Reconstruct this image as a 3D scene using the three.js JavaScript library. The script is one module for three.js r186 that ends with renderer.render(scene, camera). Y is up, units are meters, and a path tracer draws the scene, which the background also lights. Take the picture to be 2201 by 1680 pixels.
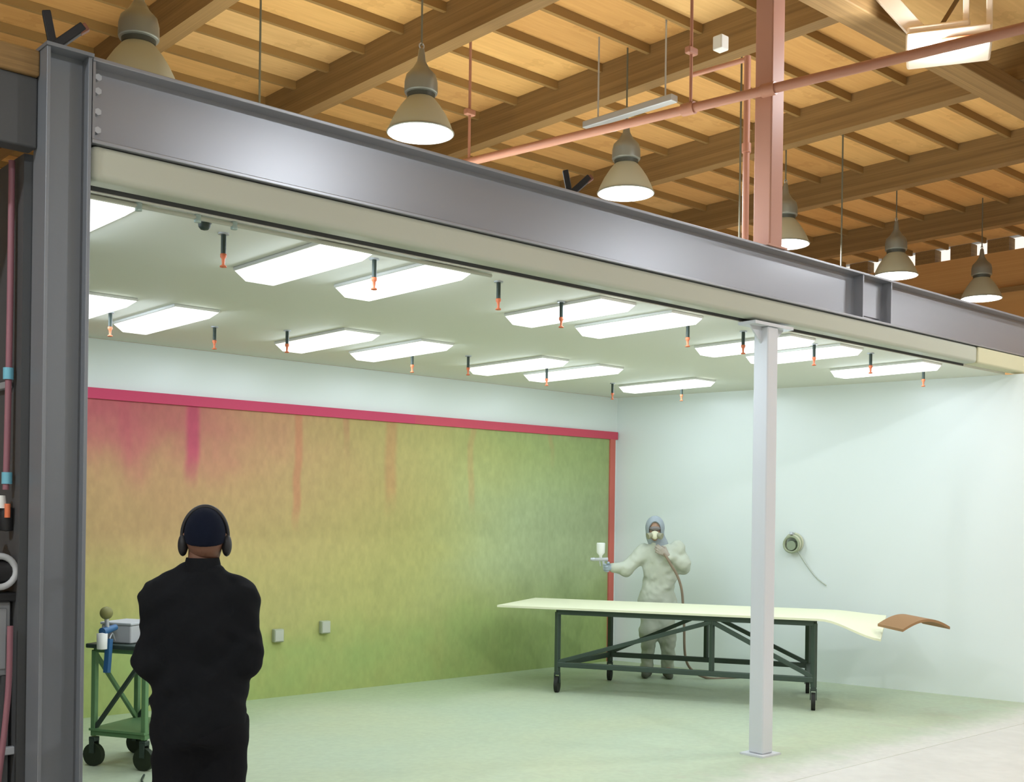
import * as THREE from 'three';
import { RoundedBoxGeometry } from 'three/addons/geometries/RoundedBoxGeometry.js';
import { mergeGeometries } from 'three/addons/utils/BufferGeometryUtils.js';
import { RectAreaLightUniformsLib } from 'three/addons/lights/RectAreaLightUniformsLib.js';

// ---------------------------------------------------------------- camera, sky, exposure
const scene = new THREE.Scene();
const FOCAL = 2453.6, IMG_W = 2201, IMG_H = 1680, HORIZON = 1106.8;
const camera = new THREE.PerspectiveCamera(THREE.MathUtils.radToDeg(2 * Math.atan(IMG_H / 2 / FOCAL)), IMG_W / IMG_H, 0.1, 120);
camera.rotation.order = 'YXZ';
camera.position.set(0, 1.7, 0);
camera.rotation.set(0, -0.7285, 0.01363);
camera.setViewOffset(IMG_W, IMG_H, 0, IMG_H / 2 - HORIZON, IMG_W, IMG_H);   // shifted lens: verticals stay upright
scene.add(camera);
scene.background = new THREE.Color(1.15, 1.05, 0.92);                      // overcast daylight, seen through the clerestory vents
const renderer = new THREE.WebGLRenderer({ antialias: true });
renderer.toneMapping = THREE.LinearToneMapping;
renderer.toneMappingExposure = 1.0;
renderer.shadowMap.enabled = true;
RectAreaLightUniformsLib.init();
const BOOTH_LIGHT = new THREE.Color(0.86, 0.98, 1.15), BOOTH_LEVEL = 9.4;     // fluorescent troffers in the booth
const BAY_LIGHT = new THREE.Color(0.96, 0.99, 1.04), BAY_LEVEL = 24, FRONT_LEVEL = 18;   // bell lamps in the hall (candela)

// ---------------------------------------------------------------- helpers
const V = (x, y, z) => new THREE.Vector3(x, y, z);
let seed = 7;
const rnd = () => { seed = (seed * 1664525 + 1013904223) >>> 0; return seed / 4294967296; };
const taken = {};
function numbered(name) { const n = taken[name] = (taken[name] ?? -1) + 1; return n ? `${name}_${String(n).padStart(3, '0')}` : name; }
function thing(name, label, category, [x, y, z] = [0, 0, 0], turn = 0, group) {
  const o = new THREE.Group(); o.name = numbered(name); o.position.set(x, y, z); o.rotation.y = turn;
  o.userData = { label, category }; if (group) o.userData.group = group;
  scene.add(o); return o;
}
function part(parent, name, geo, mat, pos, rot, label) {
  const m = new THREE.Mesh(geo, mat); m.name = name;
  if (pos) m.position.set(...pos); if (rot) m.rotation.set(...rot);
  if (label) m.userData.label = label;
  m.castShadow = m.receiveShadow = true; parent.add(m); return m;
}
function solo(name, label, category, geo, mat, pos, rot, group) {
  const m = part(scene, numbered(name), geo, mat, pos, rot); m.userData = { label, category }; if (group) m.userData.group = group; return m;
}
function struct(name, geo, mat, pos, rot, label) {
  const m = geo ? part(scene, name, geo, mat, pos, rot) : new THREE.Group();
  if (!geo) { m.name = name; if (pos) m.position.set(...pos); if (rot) m.rotation.set(...rot); scene.add(m); }
  m.userData = { kind: 'structure', label, category: name.split('_')[0] }; return m;
}
const box = (w, h, d, r = 0) => r ? new RoundedBoxGeometry(w, h, d, 2, Math.min(r, w / 2.1, h / 2.1, d / 2.1)) : new THREE.BoxGeometry(w, h, d);
const at = (g, x, y, z) => g.translate(x, y, z);
function bar(a, b, r1, r2 = r1, seg = 12) {
  const d = b.clone().sub(a), g = new THREE.CylinderGeometry(r2, r1, d.length(), seg);
  g.applyQuaternion(new THREE.Quaternion().setFromUnitVectors(V(0, 1, 0), d.clone().normalize()));
  return g.translate((a.x + b.x) / 2, (a.y + b.y) / 2, (a.z + b.z) / 2);
}
function strut(a, b, w, h = w) {                                              // square tube between two points
  const d = b.clone().sub(a), L = d.length(), g = box(w, h, L, Math.min(w, h) * 0.15);
  const m = new THREE.Matrix4().lookAt(a, b, Math.abs(d.y) > 0.95 * L ? V(0, 0, 1) : V(0, 1, 0));
  return g.applyMatrix4(m).translate((a.x + b.x) / 2, (a.y + b.y) / 2, (a.z + b.z) / 2);
}
const tube = (pts, r, seg = 40, n = 10) => new THREE.TubeGeometry(new THREE.CatmullRomCurve3(pts.map(p => p.isVector3 ? p : V(...p))), seg, r, n);
const lathe = (pts, seg = 32) => new THREE.LatheGeometry(pts.map(p => new THREE.Vector2(...p)), seg);

// noise and textures
function hash(x, y, s = 0) { let h = (x * 374761393 + y * 668265263 + s * 974634777) | 0; h = Math.imul(h ^ (h >>> 13), 1274126177); return ((h ^ (h >>> 16)) >>> 0) / 4294967296; }
function noise(x, y, s = 0) {
  const i = Math.floor(x), j = Math.floor(y), u = x - i, v = y - j, a = u * u * (3 - 2 * u), b = v * v * (3 - 2 * v);
  return (hash(i, j, s) * (1 - a) + hash(i + 1, j, s) * a) * (1 - b) + (hash(i, j + 1, s) * (1 - a) + hash(i + 1, j + 1, s) * a) * b;
}
const fbm = (x, y, s = 0, n = 4) => { let t = 0, a = 0.5; for (let k = 0; k < n; k++) { t += a * noise(x, y, s + k); x *= 2.03; y *= 2.03; a *= 0.5; } return t / (1 - 2 * a); };
const clamp = (x, a = 0, b = 1) => Math.min(b, Math.max(a, x));
const ss = (a, b, x) => { const t = clamp((x - a) / (b - a)); return t * t * (3 - 2 * t); };
const mix3 = (a, b, t) => [a[0] + (b[0] - a[0]) * t, a[1] + (b[1] - a[1]) * t, a[2] + (b[2] - a[2]) * t];
function texture(w, h, fn, repeat) {
  const d = new Uint8Array(w * h * 4);
  for (let j = 0; j < h; j++) for (let i = 0; i < w; i++) {
    const c = fn((i + 0.5) / w, (j + 0.5) / h), k = (j * w + i) * 4;
    d[k] = clamp(c[0], 0, 255); d[k + 1] = clamp(c[1], 0, 255); d[k + 2] = clamp(c[2], 0, 255); d[k + 3] = 255;
  }
  const t = new THREE.DataTexture(d, w, h); t.colorSpace = THREE.SRGBColorSpace; t.magFilter = THREE.LinearFilter; t.minFilter = THREE.LinearFilter;
  t.wrapS = t.wrapT = THREE.RepeatWrapping; if (repeat) t.repeat.set(...repeat); t.needsUpdate = true; return t;
}
const mat = (color, roughness = 0.7, metalness = 0, more = {}) => new THREE.MeshStandardMaterial({ color, roughness, metalness, ...more });

// ---------------------------------------------------------------- materials
const woodTex = texture(512, 256, (u, v) => {
  const g = fbm(u * 5, v * 60, 3) * 0.6 + fbm(u * 3, v * 7, 11) * 0.4, k = fbm(u * 9, v * 5, 23);
  return mix3([208, 172, 118], [240, 208, 154], g * 0.9 + (k > 0.68 ? -0.25 : 0));
});
const woodTones = ['#fff6e2', '#f2dfc0', '#fff0cf', '#e8d2ae'].map(c => mat(c, 0.8, 0, { map: woodTex }));
const glulamTex = texture(1024, 128, (u, v) => { const l = Math.floor(v * 8), g = fbm(u * 30, v * 40 + l * 9, l) * 0.7 + hash(l, 3) * 0.35; return mix3([116, 90, 52], [156, 124, 76], g); });
const M = {
  glulam: mat('#ffffff', 0.75, 0, { map: glulamTex }),
  joist: mat('#937340', 0.85),
  steel: mat('#989ba0', 0.32, 0.5),
  columnSteel: mat('#7c8186', 0.45, 0.3),
  darkSteel: mat('#4c4e4f', 0.6, 0.2),
  galvanised: mat('#b9bec2', 0.45, 0.5),
  fascia: mat('#b4b8a8', 0.6),
  creamPaint: mat('#c9c6a4', 0.6),
  whiteColumn: mat('#cfd3d6', 0.45),
  redPost: mat('#b98a78', 0.55),
  pipe: mat('#b58069', 0.5),
  pipeDark: mat('#7a6a60', 0.5),
  boothWhite: new THREE.MeshPhysicalMaterial({ color: '#e6efec', roughness: 0.45, clearcoat: 1, clearcoatRoughness: 0.28 }),
  boothCeiling: mat('#e0e2d6', 0.75),
  fixture: mat('#e4e7e2', 0.5),
  pink: mat('#cf3f66', 0.6),
  redTrim: mat('#cd6a5c', 0.6),
  green: mat('#3b4b40', 0.5, 0.1),
  darkGreen: mat('#2f3d34', 0.5, 0.1),
  cartGreen: mat('#5d8456', 0.55),
  rubber: mat('#15170f', 0.7),
  black: mat('#121315', 0.6),
  orange: mat('#d8764c', 0.5),
  lampMetal: mat('#8d9088', 0.4, 0.4),
  lampDark: mat('#4f5148', 0.5, 0.3),
  pinkHose: mat('#8a5c65', 0.55),
  blueFitting: mat('#6fb2c6', 0.35, 0.1),
  bluePlastic: mat('#2d5f8c', 0.4),
  grey: mat('#8b8e90', 0.6),
  paleBox: mat('#b3b7b8', 0.6),
  brownPaper: mat('#9a7650', 0.85),
  cord: mat('#6c6a58', 0.7),
  heater: mat('#f0e0cc', 0.5),
  outlet: mat('#a3aa90', 0.6),
  white: mat('#e8ebe6', 0.5)
};
M.shade = mat('#b4b8a6', 0.55, 0.1, { side: THREE.DoubleSide });
M.bulb = mat('#ffffff', 0.4, 0, { emissive: new THREE.Color(1, 0.96, 0.9), emissiveIntensity: 4 });
M.diffuser = mat('#ffffff', 0.5, 0, { emissive: new THREE.Color(0.98, 1, 0.98), emissiveIntensity: 1.6 });

// ---------------------------------------------------------------- hall shell
const HX0 = -5.2, HX1 = 17.2, HZ0 = -16, HZ1 = 7.5, DECK = 6.05;
const concrete = texture(1024, 1024, (u, v) => {
  const g = fbm(u * 24, v * 24, 5) * 0.6 + fbm(u * 120, v * 120, 9, 3) * 0.4, s = fbm(u * 7, v * 7, 31);
  return mix3([196, 194, 186], [226, 225, 218], g * 0.8 + s * 0.2);
}, [3, 3]);
struct('floor', box(HX1 - HX0 + 0.4, 0.2, HZ1 - HZ0 + 0.4), mat('#ffffff', 0.5, 0, { map: concrete }), [(HX0 + HX1) / 2, -0.1, (HZ0 + HZ1) / 2], null, 'pale grey concrete floor of the hall in front of the booth');
const plyWall = mat('#e0cbb0', 0.8, 0, { map: woodTex }), blockWall = mat('#c9c4b6', 0.85);
struct('wall_back', box(HX1 - HX0 + 0.4, DECK + 0.2, 0.2), plyWall, [(HX0 + HX1) / 2, (DECK + 0.2) / 2, HZ0 - 0.1], null, 'brown timber end wall of the hall behind the booth');
struct('wall_front', box(HX1 - HX0 + 0.4, DECK + 0.2, 0.2), blockWall, [(HX0 + HX1) / 2, (DECK + 0.2) / 2, HZ1 + 0.1], null, 'pale block wall of the hall behind the viewer');
struct('wall_hall_left', box(0.2, DECK + 0.2, HZ1 - HZ0), blockWall, [HX0 - 0.1, (DECK + 0.2) / 2, (HZ0 + HZ1) / 2], null, 'pale block wall along the left of the hall');
{ // far side wall with a row of small clerestory vents under the roof
  const w = struct('wall_hall_right', null, null, [HX1, 0, 0], null, 'brown timber side wall of the hall with small bright vents under the roof');
  part(w, 'wall_board', box(0.2, 5.2, HZ1 - HZ0), plyWall, [0.1, 2.6, (HZ0 + HZ1) / 2]);
  part(w, 'ledge', box(0.26, 0.07, HZ1 - HZ0), M.glulam, [0.07, 5.235, (HZ0 + HZ1) / 2]);
  part(w, 'wall_board', box(0.2, 0.57, HZ1 - HZ0), plyWall, [0.1, 5.555, (HZ0 + HZ1) / 2]);
  let z = HZ0; const holes = [];
  for (let k = 0; k < 12; k++) holes.push(-12.05 + k * 0.6);
  for (const h of [...holes, HZ1 + 0.13]) { const e = h - 0.13; part(w, 'blocking', box(0.2, DECK - 5.84, e - z), M.glulam, [0.1, (5.84 + DECK) / 2, (e + z) / 2]); z = h + 0.13; }
}
const BEAMS = [-2.6, -0.3, 2.0, 4.33, 6.15, 8.06, 10.45, 12.7, 15.3];
{ // timber roof: deck sheets, purlins, sub-purlins, main girder
  const roof = struct('ceiling_timber_roof', null, null, [0, 0, 0], null, 'timber roof of yellow plywood sheets on purlins and thin joists');
  const edges = [HX0, ...BEAMS, HX1], sheets = {};
  for (let b = 0; b < edges.length - 1; b++) for (let k = 0; k < 20; k++) {
    const x0 = edges[b], x1 = edges[b + 1], dz = (HZ1 - HZ0) / 20, g = sheets[b] ??= box(x1 - x0 - 0.006, 0.03, dz - 0.006);
    part(roof, 'deck_sheet', g, woodTones[Math.floor(rnd() * 4)], [(x0 + x1) / 2, DECK + 0.015 + rnd() * 0.003, HZ0 + (k + 0.5) * dz]);
  }
  part(roof, 'roof_membrane', box(HX1 - HX0 + 0.6, 0.1, HZ1 - HZ0 + 0.6), M.grey, [(HX0 + HX1) / 2, DECK + 0.09, (HZ0 + HZ1) / 2]);
  const pg = box(0.15, 0.34, HZ1 - HZ0);
  for (const x of BEAMS) part(roof, 'purlin', pg, M.glulam, [x - 0.075, DECK - 0.17, (HZ0 + HZ1) / 2]);
  const rest = [];
  for (let b = 0; b < edges.length - 1; b++) {
    const x0 = edges[b], x1 = edges[b + 1] - 0.15, jg = box(x1 - x0, 0.08, 0.04);
    for (let z = -15.6; z < HZ1 - 0.2; z += 0.61) {
      if (z > -5.0 && z < -4.6) continue;
      if (x1 > 2.1 && z < -3.4) part(roof, 'joist', jg, M.joist, [(x0 + x1) / 2, DECK - 0.04, z]);
      else rest.push(jg.clone().translate((x0 + x1) / 2, DECK - 0.04, z));
    }
  }
  part(roof, 'joist_field', mergeGeometries(rest), M.joist).userData.kind = 'stuff';
  part(roof, 'girder', box(HX1 - HX0, 0.16, 0.25, 0.01), M.glulam, [(HX0 + HX1) / 2, 5.63, -4.825]);
}

// ---------------------------------------------------------------- booth shell
const BZ = -9.25, CEIL = 3.1;
{ // far wall with the sprayed sheet and its pink edging
  const sheetTex = texture(2048, 680, (u, v) => {
    const X = 1.8 + u * 8.05, Y = v * 2.65;
    const n1 = fbm(X * 0.9, Y * 1.3, 41), n2 = fbm(X * 4, Y * 3, 51), n3 = fbm(X * 26, Y * 14, 61, 3);
    let c = mix3([186, 188, 112], [168, 186, 122], ss(6.2, 9.4, X) + (n1 - 0.5) * 0.6);
    c = mix3(c, [180, 194, 152], 0.75 * ss(6.6, 8.4, X + (n1 - 0.5)) * ss(0.5, 1.3, Y) * ss(2.5, 1.6, Y));          // pale grey overspray where the sprayer works
    c = mix3(c, [156, 180, 106], ss(0.95, 0.35, Y + (n1 - 0.5) * 0.9) * (0.25 + 0.75 * n2));                            // greener runs low on the sheet
    c = mix3(c, [206, 164, 116], clamp(ss(0.3, 2.3, Y + (n1 - 0.5) * 0.8) * ss(8.4, 4.0, X + (n1 - 0.5)) * 1.1));      // orange dusting
    c = mix3(c, [198, 98, 108], clamp(ss(1.8, 2.6, Y + (n2 - 0.5) * 0.5) * ss(6.2, 3.2, X + (n1 - 0.5) * 2) * 0.9)); // pink near the top left
    for (const [dx, end, s, wd, col] of [[4.5, 1.98, 0.85, 0.09, [206, 84, 112]], [5.56, 1.62, 0.5, 0.06, [212, 128, 98]], [6.64, 1.72, 0.42, 0.1, [208, 140, 98]], [7.66, 1.75, 0.32, 0.06, [206, 150, 104]], [8.81, 2.3, 0.3, 0.05, [204, 150, 108]], [3.9, 2.2, 0.4, 0.08, [204, 96, 110]], [6.1, 2.3, 0.35, 0.05, [206, 130, 104]]]) {
      const off = Math.abs(X - dx + (noise(Y * 5, dx, 71) - 0.5) * 0.08);
      c = mix3(c, col, s * ss(wd, wd * 0.3, off) * ss(end - 0.15, end + 0.3, Y + (n2 - 0.5) * 0.3));
    }
    const f = 0.87 + n3 * 0.09 + n2 * 0.05; return [c[0] * f, c[1] * f, c[2] * f];
  });
  const w = struct('wall_far', null, null, [0, 0, 0], null, 'far booth wall, white above, spray-coloured sheet below');
  part(w, 'wall_panel', box(8.35, CEIL, 0.1), M.boothWhite, [1.68 + 4.175, CEIL / 2, BZ - 0.05]);
  part(w, 'sprayed_sheet', box(8.05, 2.65, 0.012), mat('#ffffff', 0.8, 0, { map: sheetTex }), [1.8 + 4.025, 1.325, BZ + 0.006], null, 'sheet dusted with olive green, orange and pink spray paint');
  struct('trim_1', box(5.1, 0.088, 0.03), M.pink, [1.8 + 2.55, 2.65, BZ + 0.02], null, 'crimson pink edging along the top left of the sprayed sheet');
  struct('trim_3', box(2.98, 0.088, 0.03), mat('#cf4a60', 0.6), [6.9 + 1.49, 2.65, BZ + 0.02], null, 'red edging along the top right of the sprayed sheet');
  struct('trim_2', box(0.085, 2.61, 0.03, 0.006), M.redTrim, [9.8, 1.305, BZ + 0.02], null, 'faded red vertical edging at the corner of the sprayed sheet');
}
const wallX = z => 9.9 + 0.85 * (z - BZ) / 4.35, wallTurn = Math.atan2(0.85, 4.35);
{
  const w = struct('wall_right', box(0.1, CEIL, 5.0), M.boothWhite, [wallX(-6.82) + 0.05, CEIL / 2, -6.82], [0, wallTurn, 0], 'white right wall of the spray booth');
  struct('wall_left', box(0.1, 3.22, 4.25), M.darkSteel, [1.73, 1.61, -7.175], null, 'dark grey outer face of the left booth wall');
  const s = new THREE.Shape([[1.79, 9.24], [9.9, 9.24], [10.73, 5.0], [1.79, 5.0]].map(p => new THREE.Vector2(...p)));
  const g = new THREE.ExtrudeGeometry(s, { depth: 0.05, bevelEnabled: false }).rotateX(-Math.PI / 2);
  struct('ceiling', g, M.boothCeiling, [0, CEIL, 0], null, 'grey green ceiling of the spray booth');
  const floorTex = texture(1024, 640, (u, v) => {
    const X = 1.78 + u * 9.1, Z = -4.3 - v * 5;                                  // v grows towards the far wall
    const n1 = fbm(X * 1.1, Z * 1.4, 81), n2 = fbm(X * 6, Z * 6, 91), n3 = fbm(X * 30, Z * 30, 95, 3);
    let c = mix3([174, 190, 166], [182, 192, 160], n1 * 1.3 - 0.15);
    c = mix3(c, [158, 176, 130], 0.5 * ss(-8.0, -9.1, Z + (n1 - 0.5) * 1.5));      // heavier green dusting by the sprayed sheet
    c = mix3(c, [172, 166, 148], ss(0.5, 0.75, n2) * 0.25 * ss(-6, -4.6, Z));       // scuffed dirt by the entrance
    c = mix3(c, [211, 210, 202], ss(-4.85, -4.34, Z + (n2 - 0.5) * 0.25 + (n1 - 0.5) * 0.2));           // bare concrete along the ragged front edge
    const f = 0.96 + n3 * 0.07; return c.map(k => k * f);
  });
  const fs = new THREE.Shape([[1.79, 9.25], [9.9, 9.25], [10.87, 4.3], [1.79, 4.3]].map(p => new THREE.Vector2(...p)));
  const fg = new THREE.ExtrudeGeometry(fs, { depth: 0.0015, bevelEnabled: false }).rotateX(-Math.PI / 2);
  const p = fg.attributes.position, uv = fg.attributes.uv;
  for (let i = 0; i < p.count; i++) uv.setXY(i, (p.getX(i) - 1.78) / 9.1, (-4.3 - p.getZ(i)) / 5);
  struct('floor_booth', fg, mat('#ffffff', 0.55, 0, { map: floorTex }), [0, 0, 0], null, 'pale green spray-dusted floor covering inside the booth');
}

// ---------------------------------------------------------------- steel frame
{
  const t = thing('steel_column', 'grey steel wide-flange column at the left of the booth opening', 'column', [1.795, 0, -4.925]);
  part(t, 'flange', box(0.016, 3.63, 0.15, 0.003), M.columnSteel, [-0.087, 1.815, 0]);
  part(t, 'flange', box(0.016, 3.63, 0.15, 0.003), M.columnSteel, [0.087, 1.815, 0]);
  part(t, 'web', box(0.16, 3.63, 0.012), M.columnSteel, [0, 1.815, 0]);
  part(t, 'base_plate', box(0.3, 0.02, 0.28), M.columnSteel, [0, 0.01, 0]);
  part(t, 'cap_plate', box(0.2, 0.015, 0.17), M.columnSteel, [0, 3.637, 0]);
}
{
  const t = thing('steel_beam', 'long grey steel header beam spanning the top of the booth opening', 'beam', [0, 3.27, -4.95]);
  const x0 = 1.895, x1 = 14, L = x1 - x0, xm = (x0 + x1) / 2;
  part(t, 'web', box(L, 0.34, 0.014), M.steel, [xm, 0.185, 0]);
  part(t, 'flange', box(L, 0.018, 0.19, 0.004), M.steel, [xm, 0.009, 0]);
  part(t, 'flange', box(L, 0.018, 0.19, 0.004), M.steel, [xm, 0.361, 0]);
  part(t, 'end_plate', box(0.012, 0.34, 0.16), M.steel, [1.905, 0.185, 0.005]);
  for (const y of [0.08, 0.16, 0.25, 0.31]) part(t, 'bolt', bar(V(1.945, y, 0.006), V(1.945, y, 0.03), 0.016, 0.016, 6), M.galvanised);
  for (const x of [8.0, 8.42]) part(t, 'stiffener', box(0.014, 0.334, 0.085), M.steel, [x, 0.185, 0.046]);
  part(t, 'splice_plate', box(0.3, 0.26, 0.014), M.steel, [8.21, 0.185, 0.013]);
}
{
  const t = thing('curtain_track', 'pale beige boxed track running under the steel beam', 'track', [0, 3.115, -4.93]);
  part(t, 'channel', box(8.0, 0.152, 0.13, 0.03), M.fascia, [1.9 + 4.0, 0.078, 0]);
  part(t, 'lip', box(8.0, 0.02, 0.05), M.darkSteel, [1.9 + 4.0, 0.0, -0.09]);
  part(t, 'end_cap', box(1.0, 0.152, 0.14, 0.02), M.creamPaint, [10.41, 0.078, 0], null, 'cream coloured end section of the track');
}
{
  const t = thing('booth_post', 'slim white square steel post holding up the middle of the beam', 'post', [6.835, 0, -4.935]);
  part(t, 'shaft', box(0.125, 3.06, 0.125, 0.012), M.whiteColumn, [0, 1.545, 0]);
  part(t, 'base_plate', box(0.22, 0.015, 0.2), M.whiteColumn, [0, 0.0075, 0]);
  part(t, 'cap_plate', box(0.46, 0.022, 0.15), M.whiteColumn, [0, 3.086, 0]);
  for (const s of [-1, 1]) { const g = new THREE.ExtrudeGeometry(new THREE.Shape([V(0, 0, 0), V(0.14, 0, 0), V(0, -0.12, 0)]), { depth: 0.012, bevelEnabled: false }); part(t, 'gusset', s > 0 ? g : g.rotateY(Math.PI), M.whiteColumn, [s * 0.062, 3.075, -0.006 * s]); }
}
{
  const t = thing('roof_post', 'reddish brown square post standing on the steel beam and reaching the roof', 'post', [6.83, 3.64, -4.93]);
  part(t, 'shaft', box(0.15, 1.9, 0.15, 0.012), M.redPost, [0, 0.96, 0]);
  part(t, 'foot_plate', box(0.24, 0.014, 0.18), M.redPost, [0, 0.007, 0]);
}
{
  const t = thing('side_beam', 'dark steel beam with a timber cap left of the steel column', 'beam', [0, 0, -5.0]);
  part(t, 'steel_channel', box(2.6, 0.3, 0.1, 0.01), M.darkSteel, [0.4, 3.37, 0]);
  part(t, 'timber_cap', box(2.6, 0.11, 0.14, 0.01), M.glulam, [0.4, 3.575, 0]);
}
for (const [x, name] of [[1.76, 'above the left steel column'], [4.9, 'behind the middle of the steel beam']]) {
  const t = thing('forked_bracket', `small black forked bracket standing ${name}`, 'bracket', [x, 3.645, x < 2 ? -4.95 : -5.0], x < 2 ? -0.34 : -0.76, 'black forked brackets');
  part(t, 'foot', box(0.06, 0.03, 0.05), M.black, [0, 0.015, 0]);
  part(t, 'arm', strut(V(0, 0.02, 0), V(-0.03, 0.17, 0), 0.036), M.black);
  part(t, 'arm', strut(V(0, 0.02, 0), V(0.12, 0.13, 0), 0.038), M.black);
  part(t, 'tip', strut(V(0.1, 0.105, 0), V(0.135, 0.132, 0), 0.034), mat('#7a4a33', 0.6));
}

// ---------------------------------------------------------------- booth ceiling lights
function troffer(x, z, len, label) {                                           // wraparound fluorescent: flat lens below, sloping lens at both sides
  const t = thing('ceiling_light', label, 'light', [x, CEIL, z], 0, 'fluorescent ceiling lights in the booth');
  part(t, 'housing', box(0.34, 0.02, len, 0.006), M.fixture, [0, -0.01, 0]);
  const lens = new THREE.ExtrudeGeometry(new THREE.Shape([[-0.16, 0], [0.16, 0], [0.09, -0.05], [-0.09, -0.05]].map(p => new THREE.Vector2(...p))), { depth: len - 0.01, bevelEnabled: false });
  part(t, 'diffuser', lens, M.diffuser, [0, -0.02, -(len - 0.01) / 2]);
  const slope = Math.atan2(0.05, 0.07);
  for (const [lx, ly, w, roll] of [[0, -0.078, 0.18, 0], [-0.131, -0.052, 0.086, -slope], [0.131, -0.052, 0.086, slope]]) {
    const l = new THREE.RectAreaLight(BOOTH_LIGHT, BOOTH_LEVEL, w, len - 0.06); l.name = 'tube_glow';
    l.rotation.order = 'ZXY'; l.position.set(lx, ly, 0); l.rotation.set(-Math.PI / 2, 0, roll); t.add(l);
  }
}
const nth = ['first', 'second', 'third', 'fourth', 'fifth', 'sixth', 'seventh', 'eighth', 'ninth'];
[2.03, 3.32, 4.0, 5.39, 6.08, 7.45, 8.13, 9.42].forEach((x, i) => troffer(x, -5.5, 0.93, `glowing rectangular ceiling light, ${nth[i]} from the left in the front row`));
[3.0, 3.59, 4.95, 5.68, 7.0, 7.72, 9.09].forEach((x, i) => troffer(x, -7.81, 1.04, `glowing rectangular ceiling light, ${nth[i]} from the left in the back row`));

// sprinkler heads hanging below the booth ceiling
function sprinkler(x, z, label, group) {
  const t = thing('fire_sprinkler', label, 'sprinkler', [x, CEIL, z], 0, group);
  part(t, 'escutcheon', bar(V(0, 0, 0), V(0, -0.008, 0), 0.028, 0.028, 14), M.galvanised);
  part(t, 'drop_pipe', bar(V(0, -0.008, 0), V(0, -0.105, 0), 0.013, 0.013, 10), M.darkGreen);
  part(t, 'head', lathe([[0, -0.175], [0.017, -0.172], [0.017, -0.165], [0.007, -0.16], [0.009, -0.13], [0.016, -0.12], [0.016, -0.105], [0, -0.1]], 12), M.orange, null, null, 'orange tip');
}
[[2.73, -5.27], [3.6, -5.2], [4.48, -5.17], [5.19, -5.36], [6.4, -5.3], [6.96, -5.23], [7.86, -5.21], [8.6, -5.15], [9.75, -5.3]].forEach(([x, z], i) => sprinkler(x, z, `orange-tipped sprinkler head, ${nth[i]} from the left along the front of the booth ceiling`, 'sprinklers along the front'));
[[3.25, -7.95], [4.07, -7.98], [4.55, -7.73], [5.95, -8.0], [6.4, -7.78], [7.42, -7.85], [8.75, -8.25], [9.33, -7.8]].forEach(([x, z], i) => sprinkler(x, z, `orange-tipped sprinkler head, ${nth[i]} from the left along the back of the booth ceiling`, 'sprinklers along the back'));
{
  const t = thing('ceiling_conduit', 'thin grey conduit on the booth ceiling just behind the track', 'conduit', [0, 3.085, -5.03]);
  part(t, 'run', bar(V(1.95, 0, 0), V(4.3, 0, 0), 0.011), M.fascia);
  for (const x of [2.18, 2.47, 2.66]) part(t, 'elbow', bar(V(x, -0.022, 0), V(x, 0.014, 0), 0.016), mat('#9fb3ac', 0.5));
  const d = thing('smoke_detector', 'small dark round detector under the booth ceiling near the left', 'detector', [2.54, CEIL, -5.1]);
  part(d, 'base', bar(V(0, 0, 0), V(0, -0.015, 0), 0.035, 0.035, 18), M.grey);
  part(d, 'dome', lathe([[0, -0.05], [0.018, -0.046], [0.028, -0.034], [0.03, -0.015]], 18), M.darkGreen);
}

// ---------------------------------------------------------------- bell lamps of the hall
function bell(x, y, z, label, level = BAY_LEVEL) {
  const t = thing('pendant_lamp', label, 'lamp', [x, y, z], 0, 'bell lamps hanging from the timber roof');
  part(t, 'shade', lathe([[0.26, 0], [0.257, 0.015], [0.235, 0.07], [0.2, 0.14], [0.155, 0.21], [0.115, 0.26], [0.1, 0.275]], 36), M.shade);
  part(t, 'rim', new THREE.TorusGeometry(0.26, 0.008, 8, 40), M.lampMetal, [0, 0, 0], [Math.PI / 2, 0, 0]);
  part(t, 'neck_band', bar(V(0, 0.272, 0), V(0, 0.305, 0), 0.108, 0.112, 24), M.lampDark);
  part(t, 'ballast_housing', lathe([[0, 0.3], [0.125, 0.305], [0.132, 0.32], [0.13, 0.4], [0.118, 0.45], [0.07, 0.5], [0.035, 0.56], [0.022, 0.66], [0.0, 0.67]], 28), M.lampMetal);
  part(t, 'hook', new THREE.TorusGeometry(0.022, 0.006, 6, 16), M.galvanised, [0, 0.685, 0]);
  part(t, 'cord', bar(V(0, 0.69, 0), V(0, DECK - y, 0), 0.008, 0.008, 8), M.cord);
  part(t, 'bulb', new THREE.SphereGeometry(0.075, 20, 14), M.bulb, [0, 0.06, 0]);
  const l = new THREE.PointLight(BAY_LIGHT, level); l.name = 'bulb_glow'; l.position.set(0, 0.06, 0); l.castShadow = true; l.shadow.radius = 4; t.add(l);
}
bell(3.15, 4.5, -7.3, 'large bell lamp behind the beam nearest the left steel column');
bell(5.42, 4.7, -7.22, 'bright bell lamp behind the beam, second from the left steel column');
bell(7.81, 4.7, -7.23, 'bell lamp behind the beam between the forked bracket and the brown post');
bell(10.5, 4.7, -7.35, 'bell lamp partly hidden behind the brown roof post');
bell(12.8, 4.7, -7.34, 'small bell lamp behind the beam to the right of the brown post');
bell(14.9, 4.7, -7.28, 'farthest bell lamp at the right end of the beam');
[[0.6, 'left'], [5.3, 'middle'], [10.0, 'right']].forEach(([x, s]) => bell(x, 4.7, -0.6, `bell lamp over the open floor before the booth, ${s} of three`, FRONT_LEVEL));
[[-2, 'left'], [7.5, 'right']].forEach(([x, s]) => bell(x, 4.7, 4.2, `bell lamp over the floor behind the viewer, ${s} one`, 26));
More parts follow.
